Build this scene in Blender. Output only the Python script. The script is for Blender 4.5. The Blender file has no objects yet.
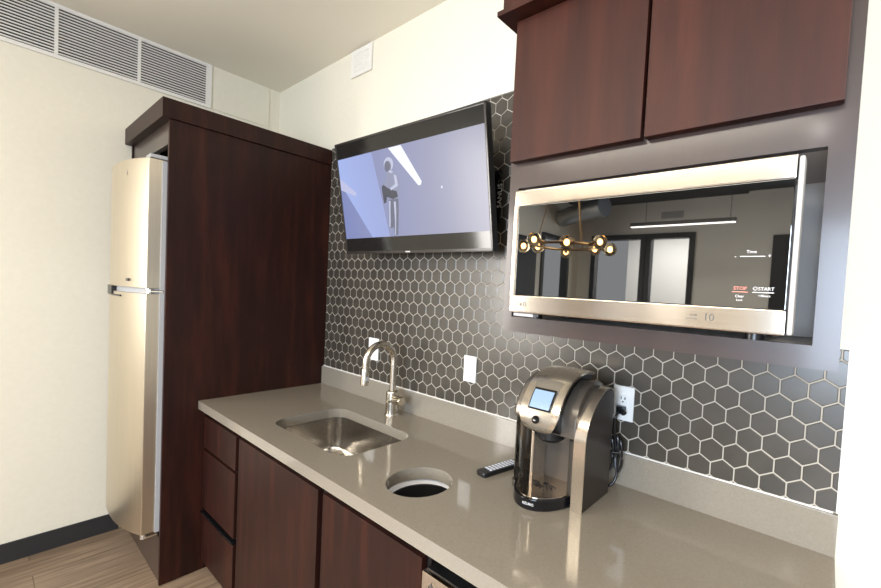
import bpy, bmesh, math, random
from mathutils import Vector, Matrix
random.seed(7)
PI = math.pi
SC = bpy.context.scene
COL = SC.collection

# ------------------------------------------------------------------ camera
yaw, pitch, roll = math.radians(37.2427), math.radians(-2.0765), math.radians(3.1009)
Fv = Vector((-math.sin(yaw)*math.cos(pitch), math.cos(yaw)*math.cos(pitch), math.sin(pitch)))
Rv = Fv.cross(Vector((0, 0, 1))).normalized(); Uv = Rv.cross(Fv)
R2 = math.cos(roll)*Rv + math.sin(roll)*Uv; U2 = -math.sin(roll)*Rv + math.cos(roll)*Uv
cam_d = bpy.data.cameras.new('camera'); cam = bpy.data.objects.new('camera', cam_d); COL.objects.link(cam)
m3 = Matrix((R2, U2, -Fv)).transposed()
cam.matrix_world = Matrix.Translation((2.5756, -1.3925, 1.5629)) @ m3.to_4x4()
cam_d.sensor_width = 36; cam_d.lens = 36*413.03/881
cam_d.shift_x = -73.37/881; cam_d.shift_y = 14.08/881
cam_d.clip_start = .02; cam_d.clip_end = 100
SC.camera = cam

# ------------------------------------------------------------------ world, large lights, exposure
w = bpy.data.worlds.new('world'); SC.world = w; w.use_nodes = True
bg = w.node_tree.nodes['Background']; bg.inputs[0].default_value = (.95, .97, 1, 1); bg.inputs[1].default_value = .9

def area(name, loc, target, sx, sy, power, color):
    d = bpy.data.lights.new(name, 'AREA'); d.shape = 'RECTANGLE'; d.size = sx; d.size_y = sy; d.energy = power; d.color = color
    o = bpy.data.objects.new(name, d); COL.objects.link(o); o.location = loc
    o.rotation_euler = (Vector(target)-Vector(loc)).to_track_quat('-Z', 'Y').to_euler()
    return o
area('overhead_area_light', (1.3, -3.0, 2.93), (1.3, -3.0, 0), 2.2, .9, 100, (1, .92, .78))  # unseen overhead fill, added for broad warm light; no fixture stands there
area('overhead_area_light', (3.6, -2.2, 2.90), (3.6, -2.2, 0), 1.2, 1.2, 60, (1, .94, .83))
area('daylight_and_fill', (3.5, -5.76, 1.65), (3.5, 0, 1.5), 2.2, 1.8, 340, (.68, .82, 1))
area('daylight_and_fill', (-.98, -3.45, 1.75), (3, -2.2, 1.4), 1.2, 1.6, 150, (1, .96, .90))  # fill from the left, added together with the unseen left wall window
SC.view_settings.view_transform = 'Standard'; SC.view_settings.look = 'None'
SC.view_settings.gamma = 1; SC.view_settings.use_curve_mapping = False
SC.view_settings.exposure = 0.05
try:
    SC.cycles.max_bounces = 8; SC.cycles.diffuse_bounces = 5; SC.cycles.glossy_bounces = 5; SC.cycles.transmission_bounces = 6
    SC.cycles.caustics_reflective = False; SC.cycles.caustics_refractive = False
    SC.cycles.sample_clamp_indirect = 4; SC.cycles.use_denoising = True
except Exception:
    pass

# ------------------------------------------------------------------ materials
def mat(name, col, rough=.5, metal=0., spec=None, coat=0., emit=None, estr=0., trans=0., ior=None, aniso=0.):
    m = bpy.data.materials.new(name); m.use_nodes = True
    b = m.node_tree.nodes['Principled BSDF']
    b.inputs['Base Color'].default_value = (*col, 1); b.inputs['Roughness'].default_value = rough; b.inputs['Metallic'].default_value = metal
    if spec is not None: b.inputs['Specular IOR Level'].default_value = spec
    if coat: b.inputs['Coat Weight'].default_value = coat; b.inputs['Coat Roughness'].default_value = .12
    if emit: b.inputs['Emission Color'].default_value = (*emit, 1); b.inputs['Emission Strength'].default_value = estr
    if trans: b.inputs['Transmission Weight'].default_value = trans
    if ior: b.inputs['IOR'].default_value = ior
    if aniso: b.inputs['Anisotropic'].default_value = aniso
    return m
def nodes(m): return m.node_tree.nodes, m.node_tree.links, m.node_tree.nodes['Principled BSDF']
def noise_ramp(m, stops, scale=(1, 1, 1), nscale=5., detail=6., rough=.6, bump=0., coord='Object'):
    N, L, b = nodes(m)
    tc = N.new('ShaderNodeTexCoord'); mp = N.new('ShaderNodeMapping'); mp.inputs['Scale'].default_value = scale
    nz = N.new('ShaderNodeTexNoise'); nz.inputs['Scale'].default_value = nscale; nz.inputs['Detail'].default_value = detail; nz.inputs['Roughness'].default_value = rough
    cr = N.new('ShaderNodeValToRGB')
    while len(cr.color_ramp.elements) < len(stops): cr.color_ramp.elements.new(.5)
    for e, (p, c) in zip(cr.color_ramp.elements, stops): e.position = p; e.color = (*c, 1)
    L.new(tc.outputs[coord], mp.inputs['Vector']); L.new(mp.outputs['Vector'], nz.inputs['Vector'])
    L.new(nz.outputs['Fac'], cr.inputs['Fac']); L.new(cr.outputs['Color'], b.inputs['Base Color'])
    if bump:
        bp = N.new('ShaderNodeBump'); bp.inputs['Strength'].default_value = bump; bp.inputs['Distance'].default_value = .002
        L.new(nz.outputs['Fac'], bp.inputs['Height']); L.new(bp.outputs['Normal'], b.inputs['Normal'])
    return m
def wood(name, a, b_, c, rough=.44, coat=.0, spec=.24):
    m = mat(name, b_, rough, coat=coat, spec=spec)
    noise_ramp(m, [(.25, a), (.5, b_), (.78, c)], (9, 9, .9), 2.2, 8, .62)
    return m
M = {}
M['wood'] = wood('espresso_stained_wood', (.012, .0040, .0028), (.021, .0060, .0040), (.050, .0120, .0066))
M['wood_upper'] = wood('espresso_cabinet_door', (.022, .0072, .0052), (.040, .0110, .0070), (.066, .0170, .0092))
M['frame'] = wood('espresso_face_frame', (.030, .018, .0165), (.036, .020, .0165), (.044, .024, .019), .32, .30, .5)
M['niche'] = mat('taupe_niche_lining', (.46, .42, .385), .4)
M['inside'] = mat('dark_cabinet_interior', (.012, .008, .007), .6)
M['cream'] = noise_ramp(mat('cream_wall_paint', (.80, .74, .61), .75), [(.3, (.785, .73, .60)), (.7, (.81, .755, .62))], (1, 1, 1), 40, 3, .5, .04)
M['white_wall'] = mat('pale_wall_paint', (.80, .79, .74), .75)
M['ceiling'] = mat('off_white_ceiling_paint', (.84, .80, .69), .85)
M['darkceil'] = mat('dark_painted_ceiling', (.02, .02, .02), .8)
M['blackframe'] = mat('black_metal_frame', (.008, .008, .009), .45)
M['base'] = mat('charcoal_rubber_baseboard', (.022, .022, .023), .45)
M['quartz'] = noise_ramp(mat('taupe_quartz', (.36, .32, .26), .07, coat=.3), [(.35, (.245, .214, .172)), (.5, (.262, .230, .185)), (.68, (.280, .246, .199))], (1, 1, 1), 160, 4, .7)
M['tile'] = noise_ramp(mat('charcoal_glazed_tile', (.085, .075, .066), .27, ior=1.62), [(.3, (.046, .040, .031)), (.7, (.064, .055, .044))], (1, 1, 1), 9, 3, .5, .02)
M['grout'] = mat('pale_grout', (.50, .45, .38), .8)
M['steel'] = noise_ramp(mat('brushed_stainless_steel', (.56, .49, .42), .20, 1, aniso=.6), [(.3, (.52, .455, .385)), (.7, (.60, .53, .455))], (.6, 40, 60), 6, 3, .5)
M['steel'].node_tree.nodes['Principled BSDF'].inputs['Anisotropic Rotation'].default_value = .25
M['sinksteel'] = mat('satin_stainless_steel', (.60, .57, .53), .22, 1, aniso=.4)
M['nickel'] = mat('brushed_nickel', (.62, .56, .47), .25, 1)
M['chrome'] = mat('chrome', (.8, .78, .75), .08, 1)
M['fridgesteel'] = noise_ramp(mat('brushed_fridge_steel', (.66, .58, .46), .34, 1, aniso=.5), [(.3, (.62, .55, .435)), (.7, (.68, .605, .485))], (60, 60, .5), 5, 3, .5)
M['greyplastic'] = mat('grey_plastic', (.42, .42, .43), .4)
M['silverpaint'] = mat('silver_painted_steel', (.62, .62, .62), .4, .3)
M['black'] = mat('black_plastic', (.008, .008, .009), .3)
M['gloss'] = mat('black_gloss_plastic', (.006, .006, .007), .08)
M['darkglass'] = mat('mirror_black_glass', (.004, .004, .004), .015, ior=2.75)
M['white'] = mat('white_plastic', (.86, .86, .84), .3)
M['ventwhite'] = mat('white_painted_metal', (.80, .77, .71), .5)
M['ventdark'] = mat('dark_duct_interior', (.015, .015, .016), .8)
M['bronze'] = mat('dark_bronze_plastic', (.12, .104, .088), .27, .5)
M['champ'] = mat('champagne_metal_plastic', (.60, .53, .44), .22, .9)
M['darkbrown'] = mat('dark_brown_plastic', (.020, .015, .012), .3)
M['clear'] = mat('clear_reservoir_plastic', (.85, .82, .78), .03)
N, L, b = nodes(M['clear'])
tr = N.new('ShaderNodeBsdfTransparent'); tr.inputs[0].default_value = (.80, .77, .73, 1); gs = N.new('ShaderNodeBsdfGlossy'); gs.inputs['Roughness'].default_value = .04
fz = N.new('ShaderNodeFresnel'); fz.inputs[0].default_value = 1.6; ms_ = N.new('ShaderNodeMixShader')
L.new(fz.outputs[0], ms_.inputs[0]); L.new(tr.outputs[0], ms_.inputs[1]); L.new(gs.outputs[0], ms_.inputs[2]); L.new(ms_.outputs[0], N['Material Output'].inputs[0])
M['lcd'] = mat('blue_lcd', (.1, .15, .2), .2, emit=(.38, .52, .78), estr=.85)
M['print'] = mat('white_print', (.75, .75, .75), .5)
M['printred'] = mat('red_print', (.75, .25, .18), .5)
M['printgrey'] = mat('grey_print', (.10, .09, .08), .5)
M['liner'] = mat('white_bin_liner', (.85, .85, .88), .45)
M['bulb'] = mat('amber_globe_glass', (1, .80, .52), .02, trans=1, ior=1.06)
M['filament'] = mat('glowing_filament', (1, .6, .25), .5, emit=(1, .55, .20), estr=30)
M['brass'] = mat('aged_brass', (.35, .22, .10), .3, 1)
M['ledstrip'] = mat('lit_led_strip', (1, 1, 1), .5, emit=(1, .93, .85), estr=7)
M['downlight'] = mat('lit_downlight_lens', (1, 1, 1), .5, emit=(1, .96, .9), estr=400)
M['duct'] = mat('galvanised_duct', (.45, .45, .44), .35, 1)
M['glasspane'] = mat('door_glass', (.9, .92, .9), .02, trans=1, ior=1.05)
M['litroom'] = mat('white_office_wall', (.85, .85, .82), .8)
# floor planks
fm = mat('oak_look_vinyl_plank', (.4, .3, .2), .42); M['floor'] = fm
N, L, b = nodes(fm)
tc = N.new('ShaderNodeTexCoord'); mp = N.new('ShaderNodeMapping'); mp.inputs['Rotation'].default_value = (0, 0, PI/2)
br = N.new('ShaderNodeTexBrick'); br.inputs['Scale'].default_value = 1; br.inputs['Brick Width'].default_value = 1.2; br.inputs['Row Height'].default_value = .18
br.inputs['Mortar Size'].default_value = .002; br.inputs['Color1'].default_value = (.29, .215, .155, 1); br.inputs['Color2'].default_value = (.225, .165, .118, 1); br.inputs['Mortar'].default_value = (.12, .08, .05, 1)
mp2 = N.new('ShaderNodeMapping'); mp2.inputs['Scale'].default_value = (22, 1.6, 1); nz = N.new('ShaderNodeTexNoise'); nz.inputs['Scale'].default_value = 2.2; nz.inputs['Detail'].default_value = 8
cr = N.new('ShaderNodeValToRGB'); cr.color_ramp.elements[0].position = .3; cr.color_ramp.elements[0].color = (.62, .58, .54, 1); cr.color_ramp.elements[1].position = .7; cr.color_ramp.elements[1].color = (1.25, 1.22, 1.18, 1)
mx = N.new('ShaderNodeMix'); mx.data_type = 'RGBA'; mx.blend_type = 'MULTIPLY'; mx.inputs[0].default_value = 1
L.new(tc.outputs['Object'], mp.inputs[0]); L.new(mp.outputs[0], br.inputs['Vector']); L.new(tc.outputs['Object'], mp2.inputs[0]); L.new(mp2.outputs[0], nz.inputs['Vector'])
L.new(nz.outputs['Fac'], cr.inputs[0]); L.new(br.outputs['Color'], mx.inputs[6]); L.new(cr.outputs[0], mx.inputs[7]); L.new(mx.outputs[2], b.inputs['Base Color'])

# ------------------------------------------------------------------ mesh helpers
class MB:
    def __init__(s): s.bm = bmesh.new()
    def box(s, x0, x1, y0, y1, z0, z1, bev=0., seg=2):
        t = bmesh.new(); bmesh.ops.create_cube(t, size=1)
        for v in t.verts: v.co = Vector(((x0+x1)/2+v.co.x*(x1-x0), (y0+y1)/2+v.co.y*(y1-y0), (z0+z1)/2+v.co.z*(z1-z0)))
        if bev: bmesh.ops.bevel(t, geom=t.edges[:], offset=bev, segments=seg, affect='EDGES', profile=.6)
        return s._merge(t)
    def _merge(s, t):
        bmesh.ops.recalc_face_normals(t, faces=t.faces[:])
        me = bpy.data.meshes.new('tmp'); t.to_mesh(me); t.free(); s.bm.from_mesh(me); bpy.data.meshes.remove(me); return s
    def prism(s, pts, axis, a, b, bev=0., seg=2):
        """polygon pts in the two other axes (cyclic order), extruded along axis from a to b"""
        t = bmesh.new()
        def P(p, q): return {'x': (q, p[0], p[1]), 'y': (p[0], q, p[1]), 'z': (p[0], p[1], q)}[axis]
        lo = [t.verts.new(P(p, a)) for p in pts]; hi = [t.verts.new(P(p, b)) for p in pts]
        n = len(pts); t.faces.new(lo); t.faces.new(hi[::-1])
        for i in range(n): t.faces.new((lo[i], lo[(i+1) % n], hi[(i+1) % n], hi[i]))
        bmesh.ops.recalc_face_normals(t, faces=t.faces[:])
        if bev:
            ed = [e for e in t.edges if len(e.link_faces) == 2 and e.calc_face_angle(0) > .6]
            bmesh.ops.bevel(t, geom=ed, offset=bev, segments=seg, affect='EDGES', profile=.6)
        return s._merge(t)
    def tube(s, pts, r, n=12, closed=False, cap=True):
        t = bmesh.new(); pts = [Vector(p) for p in pts]; rr = r if isinstance(r, (list, tuple)) else [r]*len(pts)
        rings = []; up = None
        for i, p in enumerate(pts):
            if closed: d = (pts[(i+1) % len(pts)]-pts[i-1]).normalized()
            else: d = (pts[min(i+1, len(pts)-1)]-pts[max(i-1, 0)]).normalized()
            if up is None: up = Vector((0, 0, 1)) if abs(d.z) < .9 else Vector((1, 0, 0))
            a = (up-d*up.dot(d)).normalized(); up = a; c = d.cross(a)
            rings.append([t.verts.new(p+(a*math.cos(2*PI*k/n)+c*math.sin(2*PI*k/n))*rr[i]) for k in range(n)])
        m = len(rings)
        for i in range(m if closed else m-1):
            A, B = rings[i], rings[(i+1) % m]
            for k in range(n): t.faces.new((A[k], A[(k+1) % n], B[(k+1) % n], B[k]))
        if cap and not closed: t.faces.new(rings[0][::-1]); t.faces.new(rings[-1])
        return s._merge(t)
    def lathe(s, prof, c, n=32, a0=0., a1=2*PI, axis='z', sx=1., sy=1.):
        """prof: (radius, height) list; open ends"""
        t = bmesh.new(); full = abs(a1-a0-2*PI) < 1e-6; k = n if full else n+1; rings = []
        for r, h in prof:
            row = []
            for i in range(k):
                a = a0+(a1-a0)*i/n
                u, v = r*math.cos(a)*sx, r*math.sin(a)*sy
                p = {'z': (u, v, h), 'y': (u, h, v), 'x': (h, u, v)}[axis]
                row.append(t.verts.new((c[0]+p[0], c[1]+p[1], c[2]+p[2])))
            rings.append(row)
        for i in range(len(rings)-1):
            for j in range(n):
                j2 = (j+1) % k
                t.faces.new((rings[i][j], rings[i][j2], rings[i+1][j2], rings[i+1][j]))
        bmesh.ops.remove_doubles(t, verts=t.verts[:], dist=1e-6)
        return s._merge(t)
    def loft(s, loops, cap0=True, cap1=True):
        t = bmesh.new(); R = [[t.verts.new(p) for p in lp] for lp in loops]; n = len(R[0])
        for A, B in zip(R, R[1:]):
            for k in range(n): t.faces.new((A[k], A[(k+1) % n], B[(k+1) % n], B[k]))
        if cap0: t.faces.new(R[0][::-1])
        if cap1: t.faces.new(R[-1])
        return s._merge(t)
    def grid(s, fn, nu, nv, thick=0.):
        t = bmesh.new(); V = [[t.verts.new(fn(i/nu, j/nv)) for j in range(nv+1)] for i in range(nu+1)]
        for i in range(nu):
            for j in range(nv): t.faces.new((V[i][j], V[i+1][j], V[i+1][j+1], V[i][j+1]))
        bmesh.ops.recalc_face_normals(t, faces=t.faces[:])
        if thick: bmesh.ops.solidify(t, geom=t.faces[:], thickness=thick)
        return s._merge(t)
    def build(s, name, m, parent=None, smooth=True, angle=40):
        me = bpy.data.meshes.new(name)
        if parent is not None:
            loc = base_of(parent)
            for v in s.bm.verts: v.co -= loc
        if smooth:
            for f in s.bm.faces: f.smooth = True
            for e in s.bm.edges:
                if len(e.link_faces) == 2 and e.calc_face_angle(0) > math.radians(angle): e.smooth = False
        s.bm.to_mesh(me); s.bm.free()
        ms = m if isinstance(m, (list, tuple)) else [m]
        for q in ms: me.materials.append(q)
        o = bpy.data.objects.new(name, me); COL.objects.link(o)
        if smooth:
            wn = o.modifiers.new('weighted_normals', 'WEIGHTED_NORMAL'); wn.keep_sharp = True; wn.weight = 80
        if parent is not None: o.parent = parent
        return o
def base_of(o):
    """where the top of the parent chain stands (parts are modelled in room coordinates)"""
    p = Vector(o.location)
    while o.parent: o = o.parent; p += Vector(o.location)
    return p
def tag(o, label, cat, group=None):
    o['label'] = label; o['category'] = cat
    if group: o['group'] = group
    return o
def thing(name, label, cat, loc, group=None):
    o = bpy.data.objects.new(name, None); COL.objects.link(o); o.location = loc; o.empty_display_size = .05
    return tag(o, label, cat, group)
def struct(o): o['kind'] = 'structure'; return o
def text(name, body, size, m, parent, loc, rot=(PI/2, 0, 0), align='CENTER'):
    """flat printed lettering, loc in room coordinates"""
    c = bpy.data.curves.new(name, 'FONT'); c.body = body; c.size = size; c.align_x = align; c.align_y = 'CENTER'; c.extrude = .0003
    c.resolution_u = 3
    t = bpy.data.objects.new('tmp', c); COL.objects.link(t)
    me = bpy.data.meshes.new_from_object(t.evaluated_get(bpy.context.evaluated_depsgraph_get())); bpy.data.objects.remove(t); bpy.data.curves.remove(c)
    me.materials.clear(); me.materials.append(m); me.name = name
    o = bpy.data.objects.new(name, me); COL.objects.link(o); o.parent = parent
    o.location = Vector(loc)-base_of(parent); o.rotation_euler = rot
    return o
def rrect(x0, x1, y0, y1, r, n=6):
    P = []
    for cx, cy, a in ((x1-r, y1-r, 0), (x0+r, y1-r, PI/2), (x0+r, y0+r, PI), (x1-r, y0+r, 1.5*PI)):
        for k in range(n+1): P.append((cx+r*math.cos(a+PI/2*k/n), cy+r*math.sin(a+PI/2*k/n)))
    return P
def smooth_path(pts, n=8):
    """Catmull-Rom through pts"""
    P = [Vector(p) for p in pts]; out = []
    for i in range(len(P)-1):
        a, b, c, d = P[max(i-1, 0)], P[i], P[i+1], P[min(i+2, len(P)-1)]
        for k in range(n):
            t = k/n; out.append(.5*((2*b)+(c-a)*t+(2*a-5*b+4*c-d)*t*t+(3*b-a-3*c+d)*t**3))
    out.append(P[-1]); return out

# ------------------------------------------------------------------ the room
XL, XR, ZC, YF = -.784, 2.632, 2.9636, -5.9
struct(MB().box(XL-.1, 6.5, YF-2.2, .1, -.1, 0).build('floor', M['floor']))
WY0, WY1, WZ0, WZ1 = -4.1, -2.8, .85, 2.55
struct(MB().box(XL-.1, XL, WY1, .1, 0, 3.2).box(XL-.1, XL, -4.80, WY0, 0, 3.2).box(XL-.1, XL, YF, -5.52, 0, 3.2).box(XL-.1, XL, -5.52, -4.80, 2.45, 3.2).box(XL-.1, XL, WY0, WY1, 0, WZ0).box(XL-.1, XL, WY0, WY1, WZ1, 3.2).build('wall_left', M['cream']))
mb = MB()
for a_, b_, c_, d_ in ((WY0, WY0+.06, WZ0, WZ1), (WY1-.06, WY1, WZ0, WZ1), (WY0, WY1, WZ0, WZ0+.06), (WY0, WY1, WZ1-.06, WZ1), (-3.48, -3.43, WZ0, WZ1)): mb.box(XL-.08, XL-.02, a_, b_, c_, d_)
struct(mb.build('added_window', M['blackframe']))  # unseen window, added so that fill light can enter from the left
struct(MB().box(XL, 6.5, 0, .1, 0, 3.2).build('wall_back', M['cream']))
struct(MB().box(XL, 6.5, -2.1, 0, ZC, 3.2).build('ceiling', M['ceiling']))
struct(MB().box(XL, 6.5, YF, -2.1, 3.02, 3.2).build('ceiling_dark', M['darkceil']))
struct(MB().box(XL, XL+.010, -3.6, -.845, 0, .105, .002).build('baseboard_left', M['base']))
# opposite wall with its openings
mb = MB()
for x0, x1, z0, z1 in ((XL, -.52, 0, 3.02), (-.52, .33, 2.53, 3.02), (.33, .37, 0, 3.02), (.37, 1.02, 2.53, 3.02), (1.02, 2.33, 0, 3.02),
                       (2.33, 4.7, 0, .6), (2.33, 4.7, 2.65, 3.02), (4.7, 6.5, 0, 3.02)):
    mb.box(x0, x1, YF-.1, YF, z0, z1)
mb.box(1.68, 2.33, YF, YF+.12, 0, 3.02)
struct(mb.build('wall_front', M['white_wall']))
struct(MB().box(2.33, 2.40, YF-.08, YF+.02, .6, 2.65).box(4.63, 4.7, YF-.08, YF+.02, .6, 2.65).box(2.33, 4.7, YF-.08, YF+.02, .6, .67)
       .box(2.33, 4.7, YF-.08, YF+.02, 2.58, 2.65).box(3.48, 3.54, YF-.08, YF+.02, .6, 2.65).build('window_1', M['blackframe']))

# hexagon tile backsplash ---------------------------------------------------
W = .06576; S = W/math.sqrt(3); G = .0019; ZT, ZB, ZTR = 2.4165, 1.0295, 1.4629
def clip(poly, ax, lim, keep_less):
    out = []
    for i in range(len(poly)):
        a, b = poly[i], poly[(i+1) % len(poly)]
        ia = (a[ax] <= lim) == keep_less or a[ax] == lim; ib = (b[ax] <= lim) == keep_less or b[ax] == lim
        if ia: out.append(a)
        if ia != ib:
            t = (lim-a[ax])/(b[ax]-a[ax]); out.append((a[0]+t*(b[0]-a[0]), a[1]+t*(b[1]-a[1])))
    return out
def inset(poly, d):
    """shrink a convex polygon by d"""
    n = len(poly); cx = sum(p[0] for p in poly)/n; cz = sum(p[1] for p in poly)/n; res = poly
    for i in range(n):
        a, b = poly[i], poly[(i+1) % n]; ex, ez = b[0]-a[0], b[1]-a[1]; l = math.hypot(ex, ez)
        if l < 1e-7: continue
        nx, nz = -ez/l, ex/l
        if (cx-a[0])*nx+(cz-a[1])*nz < 0: nx, nz = -nx, -nz
        out = []
        for j in range(len(res)):
            p, q = res[j], res[(j+1) % len(res)]
            dp = (p[0]-a[0])*nx+(p[1]-a[1])*nz-d; dq = (q[0]-a[0])*nx+(q[1]-a[1])*nz-d
            if dp >= 0: out.append(p)
            if (dp >= 0) != (dq >= 0):
                t = dp/(dp-dq); out.append((p[0]+t*(q[0]-p[0]), p[1]+t*(q[1]-p[1])))
        res = out
        if len(res) < 3: return []
    return res
backsplash = thing('tile_backsplash', 'charcoal hexagon tile backsplash with pale grout on the wall above the counter', 'backsplash', (1.3, 0, ZB))
tm = bmesh.new()
k0 = -3
for row in range(-1, 26):
    zc = 1.112+(row-1)*1.5*S
    for i in range(-1, 42):
        xc = 2.5795-(W/2 if row % 2 == 0 else 0)-i*W + (0)
        xc -= 0 if row % 2 else 0
        hexp = [(xc+S*math.sin(PI/3*k), zc+S*math.cos(PI/3*k)) for k in range(6)]
        p = inset(hexp, G)
        p = clip(p, 0, .003, False)
        if p: p = clip(p, 0, XR-.004, True)
        if p: p = clip(p, 1, ZB+.002, False)
        if p: p = clip(p, 1, ZT-.002, True)
        if not p: continue
        if zc+S > ZTR and xc > 1.9: p = clip(p, 1, ZTR-.002, True)
        if not p or len(p) < 3: continue
        inn = inset(p, .0016)
        if len(inn) != len(p):
            inn = None
        A = [tm.verts.new((x, -.0025, z)) for x, z in p]
        if inn:
            B = [tm.verts.new((x, -.0068, z)) for x, z in p]
            Cc = [tm.verts.new((x, -.0078, z)) for x, z in inn]
            n = len(p)
            for q in range(n):
                tm.faces.new((A[q], A[(q+1) % n], B[(q+1) % n], B[q])); tm.faces.new((B[q], B[(q+1) % n], Cc[(q+1) % n], Cc[q]))
            tm.faces.new(Cc)
        else:
            B = [tm.verts.new((x, -.0072, z)) for x, z in p]; n = len(p)
            for q in range(n): tm.faces.new((A[q], A[(q+1) % n], B[(q+1) % n], B[q]))
            tm.faces.new(B)
mbt = MB(); mbt.bm.free(); mbt.bm = tm; bmesh.ops.recalc_face_normals(tm, faces=tm.faces[:])
mbt.build('hexagon_tiles', M['tile'], backsplash, smooth=False)
MB().box(.002, 1.89, -.0055, -.0005, ZTR, ZT).box(.002, XR-.001, -.0055, -.0005, ZB, ZTR).build('grout', M['grout'], backsplash, smooth=False)
for q in ((XR-.006, XR-.001, ZB, ZTR), (2.59, XR-.001, ZTR, ZTR+.004), (.003, 1.89, ZT, ZT+.003), (.003, 2.62, ZB-.0025, ZB+.002)):
    MB().box(q[0], q[1], -.010, -.0005, q[2], q[3]).build('edge_trim', M['ventwhite'], backsplash)

# linear grille at the top of the left wall ---------------------------------
gr = thing('wall_grille', 'long white linear bar air grille high on the left wall under the ceiling', 'vent', (XL, -1.2, 2.68))
gx = XL+.012
MB().box(XL+.001, gx, -2.2, -.43, 2.680, 2.700, .001).box(XL+.001, gx, -2.2, -.43, 2.948, ZC-.001, .001).box(XL+.001, gx, -.462, -.43, 2.70, 2.948, .001).box(XL+.001, gx, -2.2, -2.17, 2.70, 2.948, .001).build('frame', M['ventwhite'], gr)
MB().box(XL+.0005, XL+.002, -2.17, -.462, 2.70, 2.948).build('duct_opening', M['ventdark'], gr)
for yd in (-.793, -1.125, -1.46, -1.80): MB().box(XL+.001, gx, yd-.007, yd+.007, 2.70, 2.948).build('divider', M['ventwhite'], gr)
mb = MB()
for k in range(16):
    z = 2.706+k*.0157; mb.box(XL+.003, XL+.010, -2.17, -.462, z, z+.0062)
mb.build('grille_bars', M['ventwhite'], gr)
MB().box(XL+.001, XL+.006, -.43, -.075, 2.682, ZC-.001, .001).build('blank_panel', M['cream'], gr)
# small square grille on the back wall
sv = thing('wall_vent', 'small square white vent cover at the top of the back wall by the ceiling', 'vent', (.30, 0, 2.8))
MB().box(.196, .404, -.012, -.001, 2.800, 2.955, .003).build('cover_plate', M['ventwhite'], sv)
mb = MB()
for k in range(7): mb.box(.225, .375, -.0145, -.011, 2.826+k*.016, 2.834+k*.016)
mb.build('louvres', M['ventwhite'], sv)

# ------------------------------------------------------------------ fridge enclosure and fridge
enc = thing('fridge_enclosure', 'tall espresso wood fridge surround with a plain side panel and flat crown', 'cabinet', (-.38, -.4, 0))
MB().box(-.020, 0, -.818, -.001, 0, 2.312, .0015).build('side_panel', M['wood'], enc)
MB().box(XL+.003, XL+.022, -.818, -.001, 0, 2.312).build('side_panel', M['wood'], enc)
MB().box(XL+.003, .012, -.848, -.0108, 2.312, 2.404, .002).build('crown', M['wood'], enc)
MB().box(XL+.023, -.021, -.812, -.79, 2.20, 2.311, .001).build('top_filler', M['frame'], enc)
MB().box(XL+.023, -.021, -.812, -.79, 0, .225, .001).build('toe_panel', M['frame'], enc)
fr = thing('refrigerator', 'top-freezer stainless steel refrigerator with bowed doors in the wood surround', 'refrigerator', (-.38, -.4, .23))
MB().box(-.735, -.045, -.80, -.03, .24, 2.14, .006).build('body', M['greyplastic'], fr)
def bow(x):  # plan of the door front
    t = (x+.385)/.350
    return -.884-.062*max(0., 1-abs(t)**2.4)
def fridge_door(name, z0, z1):
    d = []
    xs = [-.735+.70*k/24 for k in range(25)]
    plan = [(-.735, -.815)]+[(x, bow(x)) for x in xs]+[(-.035, -.815)]
    return MB().prism(plan, 'z', z0, z1, .004).build(name, M['fridgesteel'], fr)
fd = fridge_door('door', 1.490, 2.115); ld = fridge_door('door', .272, 1.464)
MB().prism([(-.728, -.818)]+[(-.728+.686*k/16, bow(-.728+.686*k/16)+.012) for k in range(17)]+[(-.042, -.818)], 'z', 1.4645, 1.4895).build('door_gap_strip', M['greyplastic'], fr)
hd = MB().prism([(-.60, -.90)]+[(-.60+.22*k/8, bow(-.60+.22*k/8)-.008) for k in range(9)]+[(-.38, -.90)], 'z', 1.442, 1.492, .004).build('handle', M['black'], fr)
MB().prism([(-.38, -.92), (-.38, bow(-.38)-.008), (-.24, bow(-.24)-.006), (-.24, -.90)], 'z', 1.440, 1.449, .002).build('handle_lip', M['black'], hd)
MB().box(-.0345, -.026, -.835, -.806, .27, 2.11, .002).build('gasket', M['greyplastic'], fr)
MB().box(-.115, -.03, -.880, -.80, 2.117, 2.135, .004).build('hinge_cover', M['greyplastic'], fr)
MB().tube([(-.05, -.868, 1.466), (-.05, -.868, 1.488)], .016, 14).box(-.05, -.024, -.872, -.82, 1.472, 1.482, .002).build('hinge', M['chrome'], fr)
MB().tube([(-.05, -.87, .250), (-.05, -.87, .272)], .016, 12).box(-.07, -.03, -.87, -.80, .252, .262, .002).build('hinge', M['chrome'], fr)
MB().box(-.21, -.15, bow(-.18)-.0025, bow(-.18)+.004, 1.520, 1.534, .001).build('badge', M['printgrey'], fr)
MB().lathe([(0, 0), (.012, 0), (.012, .006)], (-.20, bow(-.2)-.002, 2.05), 16, axis='y').build('badge', M['chrome'], fr)

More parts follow.
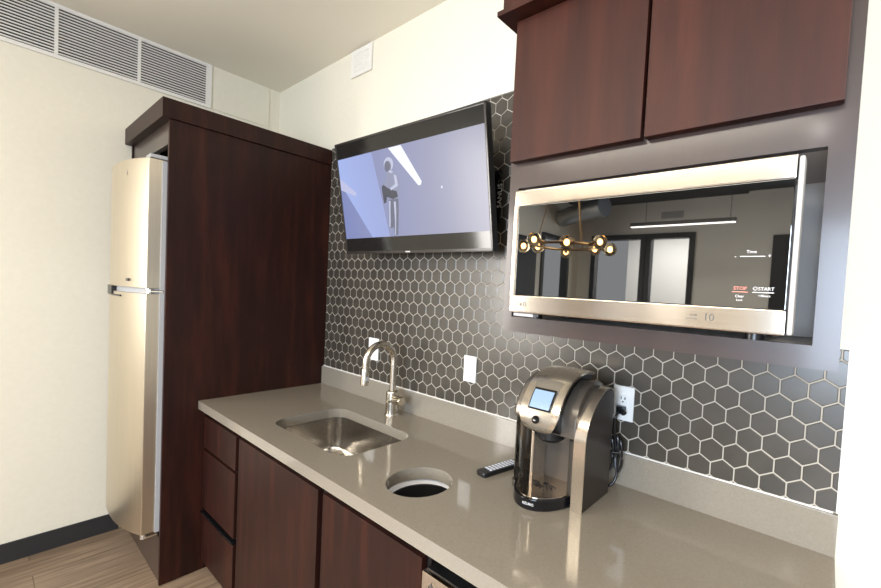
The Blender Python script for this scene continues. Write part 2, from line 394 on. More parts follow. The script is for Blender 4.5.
# ------------------------------------------------------------------ base cabinets, dishwasher, countertop
def drawer_front(root, x0, x1, z0, z1, y0=-.650, y1=-.630, name='drawer', m='wood'):
    return MB().box(x0, x1, y0, y1, z0, z1, .003).build(name, M[m], root)
dc = thing('drawer_cabinet', 'narrow espresso wood drawer unit against the tall fridge panel', 'cabinet', (.23, -.33, 0))
MB().box(.002, .462, -.628, -.03, .062, .868).box(.003, .462, -.57, -.03, 0, .10).build('carcass', M['inside'], dc)
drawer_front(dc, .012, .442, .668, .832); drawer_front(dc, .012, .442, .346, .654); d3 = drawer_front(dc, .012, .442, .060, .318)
MB().box(.012, .442, -.657, -.630, .3185, .329, .003).build('edge_pull', M['gloss'], d3)
sc_ = thing('sink_cabinet', 'espresso wood base cabinet with one wide door under the sink', 'cabinet', (.83, -.33, 0))
MB().box(.464, 1.205, -.628, -.60, .062, .868).box(.464, .482, -.60, -.03, .10, .868).box(1.187, 1.205, -.60, -.03, .10, .868).box(.464, 1.205, -.03, -.02, .1, .868).box(.464, 1.205, -.6, -.03, .1, .118).box(.464, 1.205, -.57, -.55, 0, .10).build('carcass', M['inside'], sc_)
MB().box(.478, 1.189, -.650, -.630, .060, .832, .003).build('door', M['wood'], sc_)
wc = thing('waste_cabinet', 'espresso wood base cabinet below the round waste hole beside the dishwasher', 'cabinet', (1.48, -.33, 0))
MB().box(1.207, 1.758, -.628, -.60, .062, .868).box(1.207, 1.225, -.60, -.03, .10, .868).box(1.740, 1.758, -.60, -.03, .10, .868).box(1.207, 1.758, -.03, -.02, .1, .868).box(1.207, 1.758, -.6, -.03, .1, .118).box(1.207, 1.758, -.57, -.55, 0, .10).build('carcass', M['inside'], wc)
MB().box(1.222, 1.745, -.650, -.630, .060, .832, .003).build('door', M['wood'], wc)
dw = thing('dishwasher', 'stainless steel dishwasher under the right part of the counter', 'dishwasher', (2.06, -.33, 0))
MB().box(1.765, 2.36, -.60, -.03, .08, .862).build('tub', M['black'], dw)
MB().box(1.762, 2.362, -.664, -.602, .10, .815, .004).build('door', M['steel'], dw)
MB().box(1.768, 2.356, -.650, -.604, .8155, .818, .001).build('control_strip', M['black'], dw)
MB().lathe([(.0075, 0), (.0095, 0), (.0095, .002), (.0075, .002)], (1.80, -.6655, .782), 20, axis='y').box(1.7992, 1.8008, -.6658, -.6635, .783, .796).build('power_symbol', M['printgrey'], dw)
ec = thing('end_cabinet', 'espresso wood end panel right of the dishwasher under the counter end', 'cabinet', (2.48, -.33, 0))
MB().box(2.366, 2.596, -.64, -.03, .10, .868, .002).box(2.366, 2.596, -.57, -.03, 0, .1).build('carcass', M['wood'], ec)

ct = thing('countertop', 'long glossy taupe quartz countertop with a raised strip along the tile', 'countertop', (1.31, -.33, .873))
SX0, SX1, SY0, SY1 = .572, 1.180, -.560, -.215
HC, HR = (1.523, -.478), .110
t = bmesh.new()
def loop(pts, z):
    vs = [t.verts.new((x, y, z)) for x, y in pts]; return [t.edges.new((vs[i], vs[(i+1) % len(vs)])) for i in range(len(vs))]
E_ = loop([(.001, -.674), (XR-.001, -.674), (XR-.001, -.001), (.001, -.001)], .915)
E_ += loop(rrect(SX0, SX1, SY0, SY1, .075, 8), .915)
E_ += loop([(HC[0]+HR*math.cos(2*PI*k/40), HC[1]+HR*math.sin(2*PI*k/40)) for k in range(40)], .915)
r_ = bmesh.ops.triangle_fill(t, use_beauty=True, edges=E_)
ext = bmesh.ops.extrude_face_region(t, geom=t.faces[:])
for v in [g for g in ext['geom'] if isinstance(g, bmesh.types.BMVert)]: v.co.z = .872
bmesh.ops.recalc_face_normals(t, faces=t.faces[:])
mb = MB(); mb.bm.free(); mb.bm = t; mb.build('slab', M['quartz'], ct, smooth=False)
MB().box(.001, XR-.001, -.020, -.0005, .9152, 1.0265, .0012).build('upstand', M['quartz'], ct)

# sink
sk = thing('sink', 'undermount stainless steel sink bowl set in the taupe counter', 'sink', (.876, -.39, .70))
def rl(d, z, r, n=8): return [(x, y, z) for x, y in rrect(SX0-.004+d, SX1+.004-d, SY0-.004+d, SY1+.004-d, r, n)]
loops = [rl(-.012, .8715, .085), rl(0, .8715, .078), rl(.001, .86, .076), rl(.006, .76, .07), rl(.012, .722, .066), rl(.022, .703, .058), rl(.04, .694, .045), rl(.09, .691, .03)]
MB().loft(loops, False, True).build('bowl', M['sinksteel'], sk)
MB().lathe([(.030, .697), (.045, .697), (.047, .6925), (.030, .6925)], (.876, -.39, 0), 28).build('drain', M['chrome'], sk)
MB().lathe([(0, .695), (.029, .694)], (.876, -.39, 0), 20).build('strainer', M['sinksteel'], sk)
# waste bin under the round hole
bn = thing('waste_bin', 'black waste bin with a white liner rim seen through the round counter hole', 'bin', (HC[0], HC[1], .2))
MB().lathe([(0, .20), (.098, .20), (.118, .80), (.121, .850), (.114, .850), (.112, .79), (.094, .22), (0, .215)], (HC[0], HC[1]+.01, 0), 36).build('body', M['black'], bn)
MB().lathe([(.122, .840), (.122, .866), (.117, .870), (.1135, .868), (.111, .855), (.110, .851)], (HC[0], HC[1]+.01, 0), 36).build('liner', M['liner'], bn)
MB().lathe([(.110, .851), (.107, .845), (.098, .79), (.075, .66), (.05, .56), (0, .55)], (HC[0], HC[1]+.01, 0), 36).build('bin_bag', M['black'], bn)

# faucet
FX, FY = .852, -.100
fc = thing('faucet', 'brushed nickel pull-down gooseneck faucet behind the sink', 'faucet', (FX, FY, .915))
MB().lathe([(0, .915), (.035, .915), (.035, .919), (.0315, .925), (.031, 1.028), (.028, 1.035), (.019, 1.039), (0, 1.039)], (FX, FY, 0), 28).build('body', M['nickel'], fc)
tipx, tipy = FX+.005, FY-.162
arc = [(FX, FY, 1.036), (FX, FY, 1.10), (FX, FY, 1.195)]
cx_, cy_ = (FX+tipx)/2, (FY+tipy)/2
for k in range(1, 16):
    a = PI*k/15; arc.append((cx_+(FX-cx_)*math.cos(a), cy_+(FY-cy_)*math.cos(a), 1.195+.083*math.sin(a)))
MB().tube(arc+[(tipx, tipy, 1.165)], .0162, 16).build('spout', M['nickel'], fc)
MB().tube([(tipx, tipy, 1.166), (tipx, tipy-.001, 1.155), (tipx, tipy-.003, 1.100), (tipx, tipy-.004, 1.090)], [.0165, .018, .0195, .018], 18).build('spray_head', M['nickel'], fc)
MB().box(tipx+.013, tipx+.019, tipy-.012, tipy+.006, 1.112, 1.132, .002).build('spray_button', M['greyplastic'], fc)
lv = MB().tube([(FX+.02, FY, .995), (FX+.072, FY, .995), (FX+.077, FY, .995)], [.023, .023, .020], 20).build('lever_hub', M['nickel'], fc)
MB().tube([(FX+.058, FY-.012, .997), (FX+.060, FY-.035, 1.000), (FX+.061, FY-.075, 1.006)], [.007, .0066, .006], 12).build('lever', M['nickel'], lv)

# ------------------------------------------------------------------ wall plates
def plate(name, label, x0, x1, z0, z1, cat, grp=None):
    o = thing(name, label, cat, ((x0+x1)/2, -.008, z0), grp)
    MB().box(x0, x1, -.0145, -.0082, z0, z1, .002).build('cover', M['white'], o)
    return o
p1 = plate('wall_plate', 'white blank-looking wall plate on the tile behind the faucet', .500, .590, 1.142, 1.266, 'wall plate')
MB().box(.528, .562, -.0165, -.0143, 1.170, 1.238, .001).build('rocker', M['white'], p1)
p2 = plate('wall_plate', 'white wall plate on the tile between the faucet and the coffee maker', 1.256, 1.331, 1.147, 1.266, 'wall plate')
MB().box(1.277, 1.310, -.0165, -.0143, 1.173, 1.240, .001).build('rocker', M['white'], p2)
p3 = plate('power_outlet', 'white duplex power outlet with a black plug in its lower socket', 1.990, 2.066, 1.140, 1.260, 'outlet')
MB().box(2.011, 2.045, -.0165, -.0143, 1.166, 1.234, .001).build('socket_insert', M['white'], p3)
mb = MB()
mb.box(2.0195, 2.0225, -.0172, -.016, 1.214, 1.223).box(2.0335, 2.0365, -.0172, -.016, 1.214, 1.223).lathe([(0, -.0172), (.0028, -.0172), (.0028, -.016)], (2.028, 0, 1.206), 12, axis='y')
mb.build('socket_slots', M['black'], p3)
# ------------------------------------------------------------------ television and bracket
TVC = Vector((1.005, -.200, 1.999)); TW, TH = 1.01, .559
tv = thing('television', 'tilted flat screen television showing a lone stage performer under light beams', 'television', TVC)
tv.rotation_euler = (.168, 0, .027)
tv.rotation_mode = 'XYZ'
def tvbuild(mb, name, m, parent=tv, **k):   # built about the screen centre, x right, z up, -y to the viewer
    o = mb.build(name, m, None, **k); o.parent = parent; return o
tvbuild(MB().box(-TW/2, TW/2, .002, .030, -TH/2, TH/2, .003), 'casing', M['black'])
tvbuild(MB().box(-.30, .30, .030, .062, -.20, .16, .008), 'back_cover', M['black'])
bz = MB()
b_ = .010
bz.box(-TW/2, TW/2, -.004, .002, TH/2-b_, TH/2, .0015).box(-TW/2, TW/2, -.004, .002, -TH/2, -TH/2+.014, .0015).box(-TW/2, -TW/2+b_, -.004, .002, -TH/2, TH/2, .0015).box(TW/2-b_, TW/2, -.004, .002, -TH/2, TH/2, .0015)
tvbuild(bz, 'bezel', mat('brown_black_bezel', (.03, .025, .022), .2))
pan = tvbuild(MB().box(-TW/2+b_, TW/2-b_, -.001, .003, -TH/2+.014, TH/2-b_), 'screen', mat('dark_screen_glass', (.012, .011, .010), .10, ior=1.45))
# the picture the panel shows
pm = mat('lit_screen_picture', (.02, .02, .03), .25, spec=.25); N, L, b = nodes(pm)
tc = N.new('ShaderNodeTexCoord'); sp = N.new('ShaderNodeSeparateXYZ'); L.new(tc.outputs['Object'], sp.inputs[0])
cr = N.new('ShaderNodeValToRGB'); cr.color_ramp.elements[0].position = 0; cr.color_ramp.elements[0].color = (.15, .18, .36, 1); cr.color_ramp.elements[1].position = 1; cr.color_ramp.elements[1].color = (.26, .26, .32, 1)
e = cr.color_ramp.elements.new(.30); e.color = (.19, .21, .35, 1)
ma = N.new('ShaderNodeMath'); ma.operation = 'ADD'; ma.inputs[1].default_value = .5; L.new(sp.outputs['X'], ma.inputs[0]); L.new(ma.outputs[0], cr.inputs[0])
L.new(cr.outputs[0], b.inputs['Emission Color']); b.inputs['Emission Strength'].default_value = 1.3
pic = tvbuild(MB().box(-.493, .493, -.0016, -.0012, -.199, .202), 'stage_picture', pm, pan)
def lit(name, col, s): return mat(name, (.01, .01, .01), .3, emit=col, estr=s)
def flat(name, pts, m, dy):
    mb = MB(); mb.prism(pts, 'y', -.0016-dy, -.0015-dy*.2); tvbuild(mb, name, m, pan)
def soft_beam(name, pts, a, ca, cb):
    """a beam on the picture whose brightness runs from ca at its left edge to cb"""
    m = mat(name, (.01, .01, .01), .3); N, L, b = nodes(m)
    tc = N.new('ShaderNodeTexCoord'); sp = N.new('ShaderNodeSeparateXYZ'); L.new(tc.outputs['Object'], sp.inputs[0])
    mm = N.new('ShaderNodeMath'); mm.operation = 'MULTIPLY_ADD'; mm.inputs[1].default_value = a; L.new(sp.outputs['Z'], mm.inputs[0]); L.new(sp.outputs['X'], mm.inputs[2])
    mr = N.new('ShaderNodeMapRange'); mr.inputs[1].default_value = -.44; mr.inputs[2].default_value = -.18; L.new(mm.outputs[0], mr.inputs[0])
    cr = N.new('ShaderNodeValToRGB'); cr.color_ramp.elements[0].color = (*ca, 1); cr.color_ramp.elements[1].color = (*cb, 1); L.new(mr.outputs[0], cr.inputs[0])
    L.new(cr.outputs[0], b.inputs['Emission Color']); b.inputs['Emission Strength'].default_value = 1
    return m
flat('wide_beam', [(-.492, .200), (-.21, .200), (-.128, -.198), (-.265, -.198), (-.492, .085)], soft_beam('wide_stage_beam', None, .2, (.36, .45, .80), (.30, .36, .66)), .0001)
flat('spot_beam', [(-.084, .200), (.005, .200), (.124, .030), (.116, .016), (.100, .016)], lit('bright_stage_beam', (.85, .87, 1), 1.0), .0002)
flat('spot_beam', [(-.492, .110), (-.364, .028), (-.368, .010), (-.492, .052)], lit('pale_stage_beam', (.50, .52, .75), 1.0), .0002)
fig = lit('performer_tone', (.12, .13, .20), 1.0); figl = lit('performer_lit_tone', (.48, .51, .68), 1.0); figd = lit('performer_dark_tone', (.035, .04, .07), 1.0)
head = [(-.091+.034*math.cos(2*PI*k/18), .130+.031*math.sin(2*PI*k/18)) for k in range(18)]
flat('performer_hair', head, figl, .0003)
flat('performer_face', [(-.098+.024*math.cos(2*PI*k/14), .121+.025*math.sin(2*PI*k/14)) for k in range(14)], fig, .0004)
flat('performer_torso', [(-.108, .100), (-.085, .106), (-.040, .086), (-.026, .050), (-.024, .010), (-.040, -.030), (-.112, -.030), (-.120, .010), (-.150, .030), (-.146, .046), (-.124, .052)], lit('performer_jacket_tone', (.24, .26, .39), 1), .0003)
flat('guitar', [(-.156, .034), (-.142, .044), (-.110, .024), (-.048, .004), (-.044, -.020), (-.080, -.028), (-.122, -.014), (-.132, -.040), (-.150, -.042)], figd, .0005)
flat('performer_arm', [(-.060, .082), (-.042, .074), (-.036, .028), (-.090, .012), (-.094, .024), (-.056, .038)], figl, .0006)
flat('performer_legs', [(-.114, -.028), (-.042, -.028), (-.048, -.085), (-.066, -.192), (-.088, -.196), (-.094, -.150), (-.098, -.160), (-.130, -.158), (-.122, -.100)], fig, .0003)
flat('performer_leg_light', [(-.112, -.034), (-.100, -.034), (-.108, -.085), (-.112, -.125), (-.118, -.156), (-.127, -.156), (-.119, -.10)], figl, .0006)
flat('performer_leg_light', [(-.076, -.04), (-.062, -.04), (-.066, -.09), (-.074, -.14), (-.082, -.192), (-.088, -.192), (-.080, -.13)], figl, .0006)
flat('performer_collar', [(-.100, .098), (-.084, .104), (-.060, .092), (-.078, .088)], figl, .0006)
flat('stage_lamp', [(.244+.006*math.cos(2*PI*k/10), -.006+.006*math.sin(2*PI*k/10)) for k in range(10)], lit('stage_lamp_glow', (.6, .62, .8), 1), .0003)
tvbuild(MB().box(-.022, .010, -.0048, -.0038, -.2755, -.2695), 'logo_badge', mat('silver_badge', (.6, .6, .62), .3, .6))
br_ = thing('television_bracket', 'black articulated wall bracket holding the television beside the wood cabinet', 'bracket', (1.1, -.01, 1.95))
MB().box(.98, 1.07, -.028, -.0085, 1.80, 2.16, .004).build('wall_rail', M['gloss'], br_)
MB().box(1.36, 1.425, -.024, -.0085, 1.86, 2.09, .008).build('end_plate', M['gloss'], br_)
MB().box(1.0, 1.41, -.034, -.022, 1.93, 1.975, .004).box(.99, 1.06, -.110, -.028, 1.92, 1.985, .006).build('arm', M['gloss'], br_)
MB().lathe([(0, -.035), (.020, -.032), (.024, -.022)], (1.41, 0, 2.055), 20, axis='y').build('pivot_cap', M['gloss'], br_)
text('lettering', 'SANUS', .034, M['print'], br_, (1.428, -.0255, 1.975), (PI/2, -PI/2, 0))

# ------------------------------------------------------------------ upper cabinet and microwave
X1, X2, YU, Z0 = 1.8935, 2.5945, -.540, 1.463
NX0, NX1, NZ0, NZ1 = 1.921, 2.558, 1.502, 1.832
uc = thing('upper_cabinet', 'large espresso wood wall cabinet with two doors over an open microwave niche', 'cabinet', (2.244, -.27, Z0))
mb = MB()
for q in ((X1, NX0, Z0, 2.26), (NX1, X2, Z0, 2.26), (NX0, NX1, Z0, NZ0), (NX0, NX1, NZ1, 1.93), (NX0, NX1, 2.22, 2.26)): mb.box(q[0], q[1], YU, YU+.020, q[2], q[3])
mb.build('face_frame', M['frame'], uc)
MB().box(X1, X1+.018, YU+.0205, -.0108, Z0, 2.40).box(X2-.018, X2, YU+.0205, -.0108, Z0, 2.40).box(X1+.018, X2-.018, YU+.0205, -.0108, 2.38, 2.40).build('side_panels', M['frame'], uc)
MB().box(NX0-.003, NX1+.003, YU+.0205, -.0108, NZ0-.018, NZ0-.001).box(NX0-.003, NX1+.003, YU+.0205, -.0108, NZ1, NZ1+.018).box(NX0-.006, NX0-.002, YU+.0205, -.0108, NZ0, NZ1).box(NX1+.002, NX1+.006, YU+.0205, -.0108, NZ0, NZ1).box(NX0, NX1, -.30, -.288, NZ0, NZ1).build('microwave_niche', M['niche'], uc)
MB().box(1.905, 2.2455, -.561, YU-.001, 1.8955, 2.246, .0025).build('door', M['wood_upper'], uc)
MB().box(2.2525, 2.575, -.561, YU-.001, 1.8955, 2.246, .0025).build('door', M['wood_upper'], uc)
MB().box(X1-.004, X2, -.600, -.0108, 2.2605, 2.40, .003).box(X1-.022, X2, -.600, -.0108, 2.2485, 2.2605).build('crown', M['wood_upper'], uc)

mw = thing('microwave', 'stainless steel microwave with mirrored black glass door in the cabinet niche', 'microwave', (2.235, -.35, NZ0))
YM = -.592; A0, A1, B0, B1 = 1.952, 2.522, 1.5165, 1.811
MB().box(1.956, 2.508, YM+.037, -.32, 1.519, 1.790, .004).build('body', M['silverpaint'], mw)
dr = MB().box(A0, A1, YM, YM+.030, 1.7725, B1, .004).box(A0, A1, YM, YM+.030, B0, 1.5585, .004).box(A0, 1.9665, YM, YM+.030, 1.555, 1.776, .002).build('door_frame', M['steel'], mw)
MB().box(1.9668, A1-.002, YM+.0006, YM+.029, 1.5588, 1.7722, .001).build('glass', M['darkglass'], mw)
MB().box(A1+.0005, 2.532, YM+.003, YM+.036, B0+.001, B1-.002, .005).build('end_cap', mat('grey_painted_end_cap', (.42, .41, .40), .45), mw)
for x in (1.985, 2.47):
    for y in (-.52, -.36): MB().lathe([(0, NZ0), (.016, NZ0), (.016, 1.519), (0, 1.519)], (x, y, 0), 14).build('foot', M['black'], mw)
MB().box(1.962, 2.02, YM+.006, YM+.03, 1.508, 1.5155, .001).build('vent_slot', M['greyplastic'], mw)
yt = YM-.0004; yg = YM+.0004
text('logo', 'LG', .0145, M['printgrey'], mw, (1.995, yt, 1.5372))
MB().lathe([(.0058, -.0006), (.0070, -.0006), (.0070, .0004), (.0058, .0004)], (1.979, YM, 1.5372), 20, axis='y').build('logo', M['printgrey'], mw)
text('emblem', '10', .019, M['printgrey'], mw, (2.406, yt, 1.5378))
text('print', 'YEAR', .0055, M['printgrey'], mw, (2.380, yt, 1.5405)); text('print', 'INVERTER', .0045, M['printgrey'], mw, (2.377, yt, 1.534))
text('print', 'Time', .0075, M['print'], mw, (2.466, yg, 1.6545))
MB().box(2.449, 2.4865, yg-.0003, yg+.0003, 1.6462, 1.6474).build('print', M['print'], mw)
text('print', '-', .010, M['print'], mw, (2.442, yg, 1.647)); text('print', '+', .009, M['print'], mw, (2.4925, yg, 1.647))
text('print', 'STOP', .0085, M['printred'], mw, (2.4525, yg, 1.592)); MB().box(2.4405, 2.4645, yg-.0003, yg+.0003, 1.5855, 1.5867).build('print', M['printred'], mw)
text('print', 'Clear', .0062, M['print'], mw, (2.4525, yg, 1.5785)); text('print', 'Lock', .005, M['print'], mw, (2.4525, yg, 1.572))
text('print', '\u25c7START', .0080, M['print'], mw, (2.4870, yg, 1.592)); MB().box(2.4715, 2.5025, yg-.0003, yg+.0003, 1.5855, 1.5867).build('print', M['print'], mw)
text('print', '+30secs', .0055, M['print'], mw, (2.489, yg, 1.5805))

# ------------------------------------------------------------------ coffee maker
km = thing('coffee_maker', 'dark bronze single-cup coffee maker with blue touch screen and side water tank', 'coffee maker', (1.9, -.17, .915))
CZ = .9155
prof = [(-.100, CZ), (-.096, 1.20), (-.100, 1.245), (-.112, 1.274), (-.140, 1.290), (-.175, 1.292), (-.225, 1.272), (-.265, 1.235), (-.288, 1.19), (-.292, 1.130), (-.205, 1.118), (-.205, CZ)]
MB().prism(prof, 'x', 1.832, 1.994, .004).build('body', M['bronze'], km)
side = [(-.104, CZ), (-.098, 1.18), (-.100, 1.225), (-.110, 1.256), (-.135, 1.270), (-.165, 1.268), (-.205, 1.250), (-.240, 1.222), (-.268, 1.186), (-.284, 1.146), (-.288, 1.10), (-.288, CZ)]
MB().prism(side, 'x', 1.9945, 2.031, .003).build('side_panel', M['darkbrown'], km)
# metal strip that runs up the front of the side and over its top
def strip(x0, x1, off, th):
    pts = [Vector((0, p[0], p[1])) for p in side[1:]][::-1]
    pts = smooth_path(pts, 5); n = len(pts)
    def pt(i, o):
        d = (pts[min(i+1, n-1)]-pts[max(i-1, 0)]).normalized(); nrm = Vector((0, d.z, -d.y)); nrm = nrm if (nrm.y*(pts[i].y+.17)+nrm.z*(pts[i].z-1.1)) > 0 else -nrm
        return pts[i]+nrm*o
    mb = MB(); lps = []
    for i in range(n):
        a, c = pt(i, off), pt(i, off+th)
        lps.append([(x0, a.y, a.z), (x1, a.y, a.z), (x1, c.y, c.z), (x0, c.y, c.z)])
    return mb.loft(lps)
strip(1.9935, 2.032, .0006, .004).build('trim_strip', M['champ'], km)
MB().prism([(1.950, -.206), (1.950, -.235), (1.962, -.262), (1.984, -.276), (1.9930, -.278), (1.9930, -.206)], 'z', CZ+.03, 1.118, .002).build('cheek', M['bronze'], km)
MB().box(1.8325, 1.843, -.282, -.206, CZ+.03, 1.118, .002).build('cheek', M['champ'], km)
# head: tongue-shaped lid
hc = [(-.314, 1.143), (-.327, 1.160), (-.326, 1.190), (-.312, 1.222), (-.288, 1.256), (-.250, 1.287), (-.200, 1.304), (-.150, 1.308), (-.100, 1.300)]
HP = smooth_path([(0, y, z) for y, z in hc], 6); HN = len(HP)
def hs(s, off=0.):
    f = s*(HN-1); i = min(int(f), HN-2); p = HP[i].lerp(HP[i+1], f-i)
    d = (HP[min(i+1, HN-1)]-HP[max(i-1, 0)]).normalized(); nrm = Vector((0, -d.z, d.y)); return p+nrm*off
KX = 1.886
def tongue(hw, s0, s1, off, thick, round_len=.30):
    def fn(u, v):
        s = s0+(s1-s0)*v; k = min(1., v/round_len); hwv = hw*math.sqrt(max(0.003, 1-(1-k)**2)) if k < 1 else hw
        x = (u*2-1)*hwv; p = hs(s, off-.06*(x*x)/(hw)); return (KX+x, p.y, p.z)
    return MB().grid(fn, 14, 30, thick)
MB().prism([(y+.012, z-.004) for y, z in hc]+[(-.12, 1.27), (-.22, 1.24), (-.275, 1.125)], 'x', KX-.058, KX+.060, .003).build('brew_head', M['black'], km)
lid = tongue(.070, 0, 1, .004, -.008).build('lid', M['champ'], km)
tongue(.053, .085, .60, .0126, 0).build('control_panel', mat('champagne_panel', (.36, .32, .265), .32, .7), km)
def patch(hw, s0, s1, off, xo=0):
    return MB().grid(lambda u, v: (KX+xo+(u*2-1)*hw, hs(s0+(s1-s0)*v, off).y, hs(s0+(s1-s0)*v, off).z), 4, 6, -.002)
scn = patch(.0395, .30, .505, .0150, .003).build('screen_surround', M['gloss'], km)
patch(.0355, .315, .485, .0163, .003).build('screen', M['lcd'], scn)
bp = hs(.205, .0140)
MB().lathe([(0, -.006), (.010, -.006), (.0125, -.002), (.0125, .004)], (KX-.002, bp.y-.002, bp.z), 20, axis='y').build('button', M['gloss'], km)
MB().box(KX-.006, KX+.002, bp.y-.0092, bp.y-.0078, bp.z-.001, bp.z+.001).build('button_mark', M['print'], km)
MB().prism([(-.13, 1.285), (-.20, 1.270), (-.25, 1.235), (-.25, 1.228), (-.19, 1.262), (-.13, 1.277)], 'x', 1.957, 1.993, .002).build('hinge_arm', M['gloss'], km)
# brew outlet
MB().lathe([(.048, 1.140), (.046, 1.108), (.036, 1.098), (0, 1.098)], (KX+.004, -.255, 0), 24).build('brew_spout', M['black'], km)
# drip tray
TX, TA, TB = 1.884, .110, .176
def half(sc, n=28): return [(TX+TA*sc*math.cos(PI+PI*k/n), -.205+TB*sc*math.sin(PI+PI*k/n)) for k in range(n+1)]
MB().prism(half(1), 'z', CZ, CZ+.034, .003).build('drip_tray', M['gloss'], km)
MB().prism(half(.945), 'z', CZ+.0342, CZ+.0365, .001).build('tray_grate', mat('polished_tray_plate', (.55, .47, .40), .12, 1), km)
mb = MB()
for k in range(9):
    a = PI+PI*(k+.5)/9
    mb.tube([(TX+.02*math.cos(a), -.262+.02*math.sin(a), CZ+.0370), (TX+.042*math.cos(a), -.262+.042*math.sin(a), CZ+.0370)], .0018, 6)
mb.lathe([(0, CZ+.0374), (.009, CZ+.0374), (.009, CZ+.0366)], (TX, -.262, 0), 14)
mb.build('grate_slots', M['black'], km)
text('lettering', 'KEURIG', .011, M['print'], km, (TX+.014, -.205-TB*.992-.0003, CZ+.019), (PI/2, 0, .14))
# water tank on the left
tk = rrect(1.758, 1.8315, -.285, -.105, .026, 5)
MB().loft([[(x, y, CZ+.022) for x, y in tk], [(x, y, 1.150) for x, y in tk]]).build('water_tank', M['clear'], km)
MB().prism(rrect(1.756, 1.8318, -.290, -.102, .026, 5), 'z', CZ, CZ+.0215, .002).build('tank_base', M['bronze'], km)
cap = [(-.104, 1.1505), (-.100, 1.235), (-.110, 1.272), (-.140, 1.289), (-.175, 1.291), (-.222, 1.270), (-.262, 1.234), (-.286, 1.19), (-.290, 1.1505)]
MB().prism(cap, 'x', 1.757, 1.8315, .016, 4).build('tank_lid', mat('silver_bronze_plastic', (.26, .23, .20), .25, .8), km)

path = smooth_path([(2.028, -.036, 1.176), (2.026, -.058, 1.168), (2.022, -.062, 1.140), (2.026, -.056, 1.07), (2.034, -.052, 1.00), (2.036, -.055, .955), (2.024, -.066, .928), (2.004, -.072, .9205), (1.990, -.074, .930), (1.984, -.08, .955), (1.983, -.094, .975)])
cd = MB().tube(path, .0045, 10).build('power_cord', M['black'], km)
mb = MB()
for dx, dz in ((-.010, 0), (.006, .008), (.016, -.006)):
    lp = [(2.024+dx+.011*math.cos(2*PI*k/20), -.060-.004*math.sin(4*PI*k/20)+dx*.5, 1.035+dz+.056*math.sin(2*PI*k/20)) for k in range(20)]
    mb.tube(lp, .0042, 8, closed=True)
mb.tube([(2.008, -.066, 1.042), (2.024, -.072, 1.041), (2.044, -.062, 1.042)], .004, 8)
mb.build('cord_bundle', M['black'], cd)
MB().box(2.013, 2.043, -.040, -.0172, 1.166, 1.193, .005).tube([(2.036, -.034, 1.178), (2.044, -.040, 1.172)], .010, 10).build('plug', M['black'], cd)

# remote control
rc = thing('remote_control', 'slim black remote control with pale buttons lying on the counter by the coffee maker', 'remote control', (1.660, -.225, .9155))
rc.rotation_euler = (0, 0, -.20)
def rbuild(mb, name, m): o = mb.build(name, m); o.parent = rc; return o
rbuild(MB().prism(rrect(-.025, .025, -.088, .088, .012, 5), 'z', .0, .016, .004), 'body', M['black'])
mb = MB()
for r in range(9):
    for c in range(3): mb.box(-.018+c*.0128, -.0085+c*.0128, -.052+r*.0145, -.043+r*.0145, .0155, .0178, .001)
rbuild(mb, 'buttons', mat('pale_rubber_buttons', (.68, .70, .78), .5))

# ------------------------------------------------------------------ the far side of the room, seen mirrored in the microwave
def door_frame(name, x0, x1, z1, label, wdt=.075):
    o = thing(name, label, 'door frame', ((x0+x1)/2, YF, 0))
    MB().box(x0, x0+wdt, YF-.10, YF+.03, 0, z1, .003).build('jamb', M['blackframe'], o)
    MB().box(x1-wdt, x1, YF-.10, YF+.03, 0, z1, .003).build('jamb', M['blackframe'], o)
    MB().box(x0+wdt, x1-wdt, YF-.10, YF+.03, z1-wdt, z1, .003).build('head_rail', M['blackframe'], o)
    return o
door_frame('office_opening_frame', -.54, .345, 2.55, 'black framed wide office opening in the far wall')
door_frame('office_door_frame', .355, 1.04, 2.55, 'slim black door frame right of the wide office opening')
cf = thing('corridor_door_frame', 'black frame of the corridor opening at the far end of the left wall', 'door frame', (XL, -5.16, 0))
MB().box(XL-.1, XL+.03, -5.56, -5.50, 0, 2.47, .003).build('jamb', M['blackframe'], cf)
MB().box(XL-.1, XL+.03, -4.84, -4.78, 0, 2.47, .003).build('jamb', M['blackframe'], cf)
MB().box(XL-.1, XL+.03, -5.50, -4.84, 2.41, 2.47, .003).build('head_rail', M['blackframe'], cf)
d2 = thing('dark_door', 'tall dark door at the right end of the far wall', 'door', (2.12, YF+.12, 0))
MB().box(1.98, 2.24, YF+.1205, YF+.15, 0, 2.45, .003).build('door_leaf', M['blackframe'], d2)
ow = thing('office_window', 'black framed bright window inside the office behind the slim door frame', 'window', (1.02, YF-2.1, 1.2))
MB().box(.80, .86, YF-2.098, YF-2.05, .8, 2.4).box(1.24, 1.30, YF-2.098, YF-2.05, .8, 2.4).box(.86, 1.24, YF-2.098, YF-2.05, 2.34, 2.4).box(.86, 1.24, YF-2.098, YF-2.05, .8, .86).build('frame', M['blackframe'], ow)
MB().box(.86, 1.24, YF-2.098, YF-2.08, .86, 2.34).build('pane', mat('daylit_window_pane', (.8, .85, .9), .2, emit=(.9, .95, 1), estr=2.5), ow)
struct(MB().box(XL, 2.6, YF-2.2, YF-2.1, 0, 3.02).build('wall_office', M['litroom']))
area('office_fill', (.7, YF-1.1, 2.95), (.7, YF-1.1, 0), 2.2, .8, 190, (1, .97, .92))  # unseen overhead lamp added to brighten the office, not daylight
pl = thing('pendant_lamp', 'branching brass pendant lamp with clear glowing globe bulbs', 'lamp', (.92, -2.6, 1.95))
PC = Vector((.92, -2.6, 1.95))
MB().tube([PC+Vector((.24*math.cos(2*PI*k/24), .24*math.sin(2*PI*k/24), 0)) for k in range(24)], .010, 8, closed=True).build('ring', M['brass'], pl)
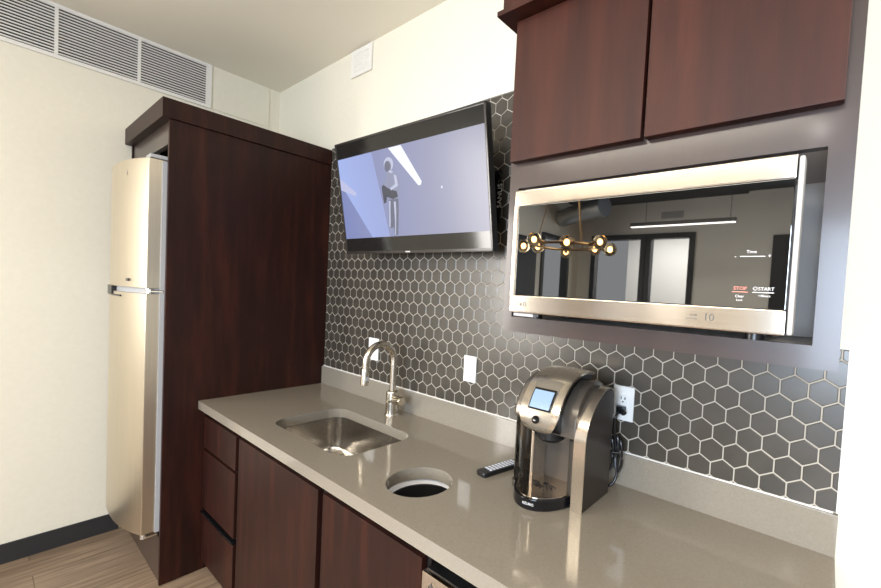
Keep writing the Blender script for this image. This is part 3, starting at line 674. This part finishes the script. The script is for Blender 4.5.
for k in range(8):
    a = 2*PI*k/8+.25; d = Vector((math.cos(a), math.sin(a), 0)); q = PC+d*.24
    MB().tube([q, q+d*.05+Vector((0, 0, .01*(-1)**k))], .016, 10).build('socket', M['brass'], pl)
    c = q+d*.095+Vector((0, 0, .012*(-1)**k))
    gl = MB().lathe([(.052*math.sin(PI*j/14)+.0001, -.052*math.cos(PI*j/14)) for j in range(15)], c, 20).build('bulb', M['bulb'], pl)
    MB().lathe([(.019*math.sin(PI*j/8)+.0001, -.022*math.cos(PI*j/8)) for j in range(9)], c, 12).build('filament', M['filament'], gl)
for k in range(3):
    a = 2*PI*k/3+.6; q = PC+Vector((.24*math.cos(a), .24*math.sin(a), 0))
    MB().tube([q, (PC.x, PC.y, 2.97)], .004, 8).build('cable', M['brass'], pl)
MB().lathe([(0, 3.019), (.07, 3.019), (.07, 2.98), (0, 2.965)], (PC.x, PC.y, 0), 24).build('canopy', M['brass'], pl)
ll = thing('linear_pendant', 'thin straight lit linear pendant hanging from the dark ceiling', 'lamp', (1.1, -4.6, 2.42))
MB().box(.62, 1.76, -4.63, -4.57, 2.432, 2.475, .003).build('housing', M['black'], ll)
MB().box(.63, 1.75, -4.625, -4.575, 2.424, 2.4315).build('diffuser', M['ledstrip'], ll)
MB().tube([(.8, -4.6, 2.475), (.8, -4.6, 3.02)], .003, 6).build('cable', M['black'], ll)
MB().tube([(1.7, -4.6, 2.475), (1.7, -4.6, 3.02)], .003, 6).build('cable', M['black'], ll)
du = MB().tube([(-.70, -5.2, 2.74), (-.30, -5.05, 2.76), (.12, -4.9, 2.78)], .13, 24); tag(du.build('air_duct', M['duct']), 'round galvanised air duct under the dark ceiling', 'duct')
dl = thing('downlight', 'small bright round downlight in the dark ceiling', 'lamp', (2.43, -3.8, 3.0))
MB().lathe([(.06, 3.018), (.06, 3.008), (.045, 3.004), (.040, 3.012)], (2.43, -3.8, 0), 24).build('rim', M['ventwhite'], dl)
MB().lathe([(0, 3.009), (.040, 3.009)], (2.43, -3.8, 0), 24).build('lens', M['downlight'], dl)
fv = thing('far_wall_vent', 'small grey air vent high on the far wall', 'vent', (.75, YF, 2.7))
MB().box(.55, .86, YF+.001, YF+.012, 2.76, 2.86, .002).build('cover_plate', M['greyplastic'], fv)
dd = thing('dark_doorway', 'dark wood door in the left wall far behind the camera', 'door', (XL, -4.38, 0))
MB().box(XL+.001, XL+.04, -4.62, -4.14, 0, 2.35, .003).build('door_leaf', M['blackframe'], dd)
